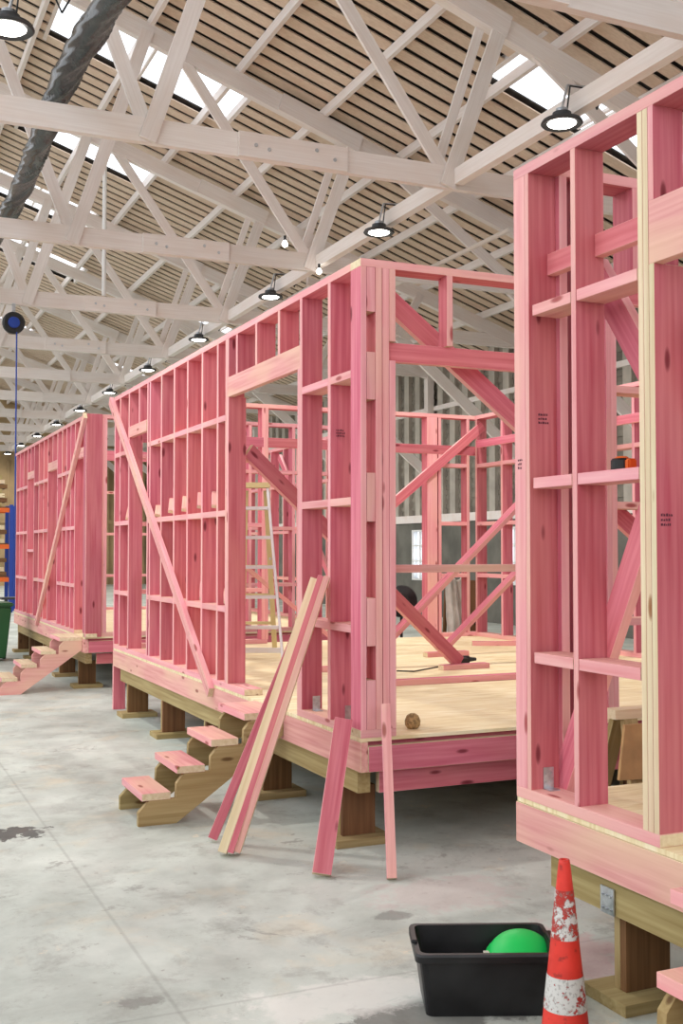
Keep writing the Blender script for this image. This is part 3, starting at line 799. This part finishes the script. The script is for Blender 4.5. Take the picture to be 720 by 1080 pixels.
# things standing on and around the middle deck
def drill():
    x, y = wx(484, 8.95), 8.95
    T = thing('cordless_drill', (x, y, ZF), 'dark cordless drill lying on the middle deck beside the prop foot', 'drill')
    bm = bmesh.new(); bar(bm, (x-.10, y, ZF+.04), (x+.08, y-.03, ZF+.04), .035, 14); mesh_obj('body', bm, BLK, T)
    bm = bmesh.new(); bar(bm, (x+.08, y-.03, ZF+.04), (x+.15, y-.042, ZF+.04), .024, 12, .014); mesh_obj('chuck', bm, DRK, T)
    bm = bmesh.new(); bx(bm, (x-.11, y-.15, ZF+.012), (x-.05, y, ZF+.06)); bx(bm, (x-.14, y-.2, ZF), (x-.02, y-.14, ZF+.07)); mesh_obj('grip', bm, BLK, T)
drill()
x, y = wx(434.5, 5.83), 5.83
bm = bmesh.new(); lathe(bm, [(0, 0), (.03, 0), (.045, .02), (.047, .045), (.035, .075), (.015, .088), (0, .088)], 20)
tag(mesh_obj('twine_ball', bm, plain('twine', lin(170, 140, 96), .9, noise_amt=.5, scale=60), None, Matrix.Translation((x, y, ZF)), True), 'small round tan knob lying on the front edge of the middle deck', 'ball')
# cord on the deck
pts = [V((wx(418, 8.6), 8.6, ZF+.006)), V((wx(436, 8.5), 8.5, ZF+.006)), V((wx(470, 8.75), 8.8, ZF+.006))]
tube('power_cord', pts, .006, BLK, 'thin black cord trailing across the middle deck', 'cord', 6)

def fan():
    x, y = wx(423, 12.75), 12.75
    T = thing('pedestal_fan', (x, y, 0), 'black round fan on a stand beyond the middle house', 'fan')
    R = Matrix.Translation((x, y, 1.05)) @ Matrix.Rotation(-TH, 4, 'Z') @ Matrix.Rotation(math.pi/2, 4, 'X')
    bm = bmesh.new(); lathe(bm, [(0, -.1), (.12, -.1), (.2, -.05), (.21, 0), (.2, .05), (.1, .09), (0, .09)], 28); mesh_obj('cage', bm, BLK, T, R)
    bm = bmesh.new(); bar(bm, (x, y, .04), (x, y, .9), .02); mesh_obj('pole', bm, BLK, T)
    bm = bmesh.new(); lathe(bm, [(0, 0), (.18, 0), (.16, .04), (0, .05)], 24); mesh_obj('base', bm, BLK, T, Matrix.Translation((x, y, 0)))
fan()
def sheet():
    xa, xb = wx(466, 12.6), wx(488, 12.6)
    bm = bmesh.new(); nx, nz = 26, 30; g = []
    for i in range(nx+1):
        col = []
        for j in range(nz+1):
            u, v = i/nx, j/nz
            x = xa + (xb-xa)*(u*(1-.22*v)+.10*v)
            yy = 12.55 + .22*v*0 + .30*(1-v)*-.5 + .035*math.sin(u*19+v*2)*(1-.3*v) + .02*noise.noise(V((u*4, v*5, 1)))
            col.append(bm.verts.new((x, yy, .72*0 + .35 + 1.0*v+.03*math.sin(u*7))))
        g.append(col)
    for i in range(nx):
        for j in range(nz): bm.faces.new((g[i][j], g[i+1][j], g[i+1][j+1], g[i][j+1]))
    r = bmesh.ops.extrude_face_region(bm, geom=bm.faces[:])
    for v in [e for e in r['geom'] if isinstance(e, bmesh.types.BMVert)]: v.co.y += .02
    bmesh.ops.recalc_face_normals(bm, faces=bm.faces[:])
    T = thing('draped_rack', ((xa+xb)/2, 12.75, 0), 'crumpled off white sheet hung on a low rack behind the far wall frame', 'covered rack')
    mesh_obj('dust_sheet', bm, CLOTH, T, None, True)
    board('rack_leg', (xa+.05, 12.70, 0), (xa+.08, 12.62, 1.32), .04, .04, (1, 0, 0), BROWN, T)
    board('rack_leg', (xb-.07, 12.70, 0), (xb-.09, 12.62, 1.32), .04, .04, (1, 0, 0), BROWN, T)
    board('rack_rail', (xa+.04, 12.62, 1.31), (xb-.08, 12.62, 1.31), .04, .04, (0, 0, 1), BROWN, T)
sheet()
x = wx(494, 12.9)
tag(board('plywood_sheet', (x, 12.75, .0), (x+.05, 13.0, 1.3), .28, .02, (1, 0, 0), BROWN), 'brown board leaning beside the white sheet', 'board')

# sawhorse in the gap between houses
def sawhorse():
    cx, cy = wx(662, 5.0)-.07, 4.85
    T = thing('sawhorse', (cx, cy, 0), 'pale wooden sawhorse in the gap between the near and middle houses', 'sawhorse')
    board('top_beam', (cx-.22, cy-.05, .845), (cx+.7, cy-.05, .845), .1, .05, (0, 1, 0), PALE, T)
    for xx in (cx-.12, cx+.6):
        board('leg', (xx-.06, cy-.30, 0), (xx, cy-.08, .82), .09, .035, (1, 0, 0), TREAT, T)
        board('leg', (xx-.06, cy+.24, 0), (xx, cy+.0, .82), .09, .035, (1, 0, 0), TREAT, T)
    bm = bmesh.new(); A = [(cx-.24, .81), (cx+.64, .81), (cx+.64, .5), (cx-.28, .53)]
    a = [bm.verts.new((px, cy-.205, z)) for px, z in A]; b = [bm.verts.new((px, cy-.185, z)) for px, z in A]
    bm.faces.new(a); bm.faces.new(b[::-1])
    for i in range(4): bm.faces.new((a[i], b[i], b[(i+1) % 4], a[(i+1) % 4]))
    bmesh.ops.recalc_face_normals(bm, faces=bm.faces[:]); mesh_obj('side_panel', bm, plain('tan_plywood', lin(186, 146, 98), .7, noise_amt=.25, scale=6), T)
sawhorse()

# ------------------------------------------------------------------ traffic cone
def cone():
    Y = 3.66; t = (592.5-360)/1170
    c = V((Y*(FX+FY*t), Y*(FY-FX*t), 0))
    T = thing('traffic_cone', c, 'red traffic cone with worn white bands in the lower right', 'traffic cone')
    def rad(z): return .018 + (.70-z)*.108
    m, nt, b = new_mat('cone_rubber', 0.5, .4)
    tc = N(nt, 'ShaderNodeTexCoord'); n = N(nt, 'ShaderNodeTexNoise'); n.inputs['Scale'].default_value = 9; n.inputs['Detail'].default_value = 8
    nt.links.new(tc.outputs['Object'], n.inputs['Vector'])
    base = ramp(nt, n.outputs['Fac'], [(0.35, lin(196, 46, 36)), (0.6, lin(222, 58, 46))]).outputs[0]
    n2 = N(nt, 'ShaderNodeTexNoise'); n2.inputs['Scale'].default_value = 34; n2.inputs['Detail'].default_value = 6
    nt.links.new(tc.outputs['Object'], n2.inputs['Vector'])
    base = mixc(nt, ramp(nt, n2.outputs['Fac'], [(0.6, (0, 0, 0)), (0.7, (.55,)*3)]).outputs[0], base, lin(96, 34, 30))
    nt.links.new(base, b.inputs['Base Color'])
    CONE = m
    def band(name, thr, dirt):
        m, nt, b = new_mat(name, 0.45, .4)
        tc = N(nt, 'ShaderNodeTexCoord'); n = N(nt, 'ShaderNodeTexNoise'); n.inputs['Scale'].default_value = 26; n.inputs['Detail'].default_value = 7; n.inputs['Roughness'].default_value = .7
        nt.links.new(tc.outputs['Object'], n.inputs['Vector'])
        r = ramp(nt, n.outputs['Fac'], [(thr, lin(206, 204, 200)), (thr+.02, lin(150, 144, 140)), (thr+.04, lin(176, 48, 40))])
        n3 = N(nt, 'ShaderNodeTexNoise'); n3.inputs['Scale'].default_value = 90; nt.links.new(tc.outputs['Object'], n3.inputs['Vector'])
        c = mixc(nt, ramp(nt, n3.outputs['Fac'], [(0.55, (0, 0, 0)), (0.66, (dirt,)*3)]).outputs[0], r.outputs[0], lin(120, 112, 106))
        nt.links.new(c, b.inputs['Base Color']); return m
    M = Matrix.Translation(c)
    bm = bmesh.new()
    lathe(bm, [(rad(.03)+.01, .03), (rad(.06), .06), (rad(.4), .4), (rad(.69), .69), (.017, .70), (.010, .70), (.010, .66)], 40)
    mesh_obj('body', bm, CONE, T, M, True)
    for nm, z0, z1, mt in (('reflective_band', .225, .333, band('band_lower', .56, .5)), ('worn_band', .45, .605, band('band_upper', .47, .6))):
        bm = bmesh.new(); lathe(bm, [(rad(z0)+.0012, z0), (rad(z1)+.0012, z1)], 40); mesh_obj(nm, bm, mt, T, M, True)
    bm = bmesh.new(); bx(bm, (-.17, -.17, 0), (.17, .17, .03)); bmesh.ops.bevel(bm, geom=[e for e in bm.edges if abs(e.verts[0].co.z-e.verts[1].co.z) > .01], offset=.04, segments=4, affect='EDGES')
    mesh_obj('foot', bm, BLK, T, M @ Matrix.Rotation(-TH, 4, 'Z'))
cone()

# ------------------------------------------------------------------ black tub with a green bowl
def tub():
    Y0 = 4.13
    def P(px, Y): t = (px-360)/1170; return V((Y*(FX+FY*t), Y*(FY-FX*t), 0))
    c = (P(447, Y0)+P(577, Y0))/2
    R = V((FY, -FX, 0)); F = V((FX, FY, 0)); a = -.012
    M = Matrix((( FY, FX, 0, c.x), (-FX, FY, 0, c.y), (0, 0, 1, 0), (0, 0, 0, 1))) @ Matrix.Rotation(.02, 4, 'Z')
    T = thing('storage_tub', M.translation, 'black plastic storage tub on the concrete beside the cone', 'tub')
    hw, d, h = .225, .27, .235
    bm = bmesh.new()
    def ring(w0, y0, y1, z, r=.03):
        vs = []
        for cx, cy, a0 in ((w0-r, y1-r, 0), (-w0+r, y1-r, 90), (-w0+r, y0+r, 180), (w0-r, y0+r, 270)):
            for k in range(5):
                a = math.radians(a0+k*22.5); vs.append(bm.verts.new((cx+r*math.cos(a), cy+r*math.sin(a), z)))
        return vs
    rings = [ring(hw, .0, d, 0), ring(hw+.028, -.02, d+.03, h-.03), ring(hw+.042, -.036, d+.046, h-.03), ring(hw+.042, -.036, d+.046, h-.008), ring(hw+.038, -.032, d+.042, h), ring(hw+.022, -.014, d+.024, h), ring(hw-.006, .006, d-.006, .008)]
    bm.faces.new(rings[0][::-1]); bm.faces.new(rings[-1])
    for A, B in zip(rings[:-1], rings[1:]):
        for i in range(len(A)): bm.faces.new((A[i], A[(i+1) % len(A)], B[(i+1) % len(A)], B[i]))
    bmesh.ops.recalc_face_normals(bm, faces=bm.faces[:])
    mesh_obj('shell', bm, BLK, T, M)
    for s in (-1, 1):
        bm = bmesh.new(); bx(bm, (s*(hw+.036)-.012, .09, h-.002), (s*(hw+.036)+.012, .19, h+.012)); bmesh.ops.bevel(bm, geom=bm.edges[:], offset=.004, segments=1, affect='EDGES'); mesh_obj('handle', bm, BLK, T, M)
    bm = bmesh.new(); rr = .125
    prof = [(0, rr*.62)]+[(rr*math.sin(math.radians(a)), rr*.62*math.cos(math.radians(a))) for a in range(10, 91, 10)]+[(rr+.012, -.004), (rr+.012, -.01), (0, -.01)]
    lathe(bm, prof, 36)
    g = M @ Matrix.Translation((.15, .16, .158)) @ Matrix.Rotation(math.radians(22), 4, 'X') @ Matrix.Rotation(math.radians(-6), 4, 'Y')
    tag(mesh_obj('green_bowl', bm, GRN, None, g, True), 'bright green rounded plastic bowl turned over inside the black tub', 'bowl')
    bm = bmesh.new()
    for i in range(5): bx(bm, (-.02+.03*i, .1+.02*(i % 3), .16+.008*i), (.05+.03*i, .16+.02*(i % 3), .166+.008*i))
    bx(bm, (-.05, .08, .01), (.12, .2, .158))
    tag(mesh_obj('paper_scraps', bm, CLOTH, None, M), 'pale paper offcuts left of the green bowl in the tub', 'offcuts')
tub()

# ------------------------------------------------------------------ far left: racking, bin, trestle
def rack():
    y0, x0, x1 = 31.5, .6, 4.35
    T = thing('pallet_rack', ((x0+x1)/2, y0, 0), 'blue and orange pallet rack beyond the far left house', 'rack')
    for x in (x0, x1-.22, x1):
        for yy in (y0, y0+.9):
            board('upright', (x, yy, 0), (x, yy, 2.95), .1, .08, (1, 0, 0), (BLU,)*3, T)
    for z in (.9, 1.8, 2.8):
        for yy in (y0, y0+.9): board('shelf_beam', (x0, yy, z), (x1-.25, yy, z), .12, .05, (0, 0, 1), (ORG,)*3, T)
        board('shelf', (x0+.05, y0+.45, z+.08), (x1-.3, y0+.45, z+.08), .88, .03, (0, 1, 0), BROWN, T)
    k = 0
    for zb in (.995, 1.895, 2.895):
        for j in range(4 if zb < 2.6 else 7):
            z = zb+.06+.125*j
            tag(board('board_stack', (x0+.1+.1*(j % 2), y0+.42, z), (x1-.33-.07*((j+k) % 3), y0+.42, z), .75, .11, (0, 1, 0), (BROWN, PALE, TREAT)[(j+k) % 3]), 'pack of stored boards on the pallet rack at the far left', 'timber pack', 'timber packs on the pallet rack')
        k += 1
rack()
def bin_():
    x, y = 2.06, 17.9
    T = thing('wheelie_bin', (x, y, 0), 'dark green wheelie bin cut by the left edge of the picture', 'bin')
    bm = bmesh.new()
    A = [bm.verts.new((x+sx*.2, y+sy*.22, .05)) for sx, sy in ((-1, -1), (1, -1), (1, 1), (-1, 1))]
    B = [bm.verts.new((x+sx*.27, y+sy*.30, .84)) for sx, sy in ((-1, -1), (1, -1), (1, 1), (-1, 1))]
    bm.faces.new(A[::-1]); bm.faces.new(B)
    for i in range(4): bm.faces.new((A[i], A[(i+1) % 4], B[(i+1) % 4], B[i]))
    bmesh.ops.bevel(bm, geom=bm.edges[:], offset=.02, segments=2, affect='EDGES'); mesh_obj('body', bm, DGR, T)
    bm = bmesh.new(); bx(bm, (x-.3, y-.33, .84), (x+.3, y+.33, .9)); bmesh.ops.bevel(bm, geom=bm.edges[:], offset=.02, segments=2, affect='EDGES'); mesh_obj('lid', bm, DGR, T)
    for s in (-1, 1):
        bm = bmesh.new(); bar(bm, (x+s*.2, y+.25, .1), (x+s*.25, y+.25, .1), .1, 20); mesh_obj('wheel', bm, BLK, T)
bin_()
def trestle():
    x, y = 2.95, 21.2
    T = thing('metal_trestle', (x, y, 0), 'thin dark trestle behind the green bin at the far left', 'trestle')
    board('top', (x-.35, y, .82), (x+.35, y, .82), .3, .04, (0, 1, 0), (DRK,)*3, T)
    for sx in (-1, 1):
        for sy in (-1, 1): board('leg', (x+sx*.32, y+sy*.25, 0), (x+sx*.25, y+sy*.05, .8), .03, .03, (1, 0, 0), (DRK,)*3, T)
trestle()

# unseen low walls behind and left of viewer, added to cut sideways sky light
OUT = plain('unseen_outer_wall', lin(190, 184, 174), .8, noise_amt=.2, scale=1)
bm = bmesh.new(); bx(bm, (-16.2, -14, 0), (-16, YE, 3.6)); tag(mesh_obj('unseen_wall_left', bm, OUT), kind='structure')
bm = bmesh.new(); bx(bm, (-16, -14.2, 0), (XE, -14, 3.6)); tag(mesh_obj('unseen_wall_front', bm, OUT), kind='structure')
for o in [q for q in C.objects if q.name.startswith('high_bay_lamp')]:
    ld = bpy.data.lights.new('lamp_glow', 'AREA'); ld.shape = 'DISK'; ld.size = .26; ld.energy = 140; ld.color = (1, .98, .93)
    lo = bpy.data.objects.new('lamp_glow', ld); C.objects.link(lo); lo.parent = o; lo.location = (0, 0, -.03)
# ------------------------------------------------------------------ light
w = bpy.data.worlds.new('world'); bpy.context.scene.world = w; w.use_nodes = True
bg = w.node_tree.nodes['Background']; bg.inputs[0].default_value = (0.93, 0.96, 1.0, 1); bg.inputs[1].default_value = 2.3

cam = bpy.data.cameras.new('camera'); co = bpy.data.objects.new('camera', cam); C.objects.link(co)
cam.sensor_fit = 'VERTICAL'; cam.sensor_height = 36; cam.sensor_width = 24; cam.lens = 39.0
cam.clip_start = .05; cam.clip_end = 300
co.location = (0, 0, CH); co.rotation_euler = (math.radians(90+1.958), 0, -TH)
s = bpy.context.scene; s.camera = co
s.view_settings.view_transform = 'Standard'; s.view_settings.look = 'None'; s.view_settings.gamma = 1; s.view_settings.use_curve_mapping = False
s.view_settings.exposure = -0.12
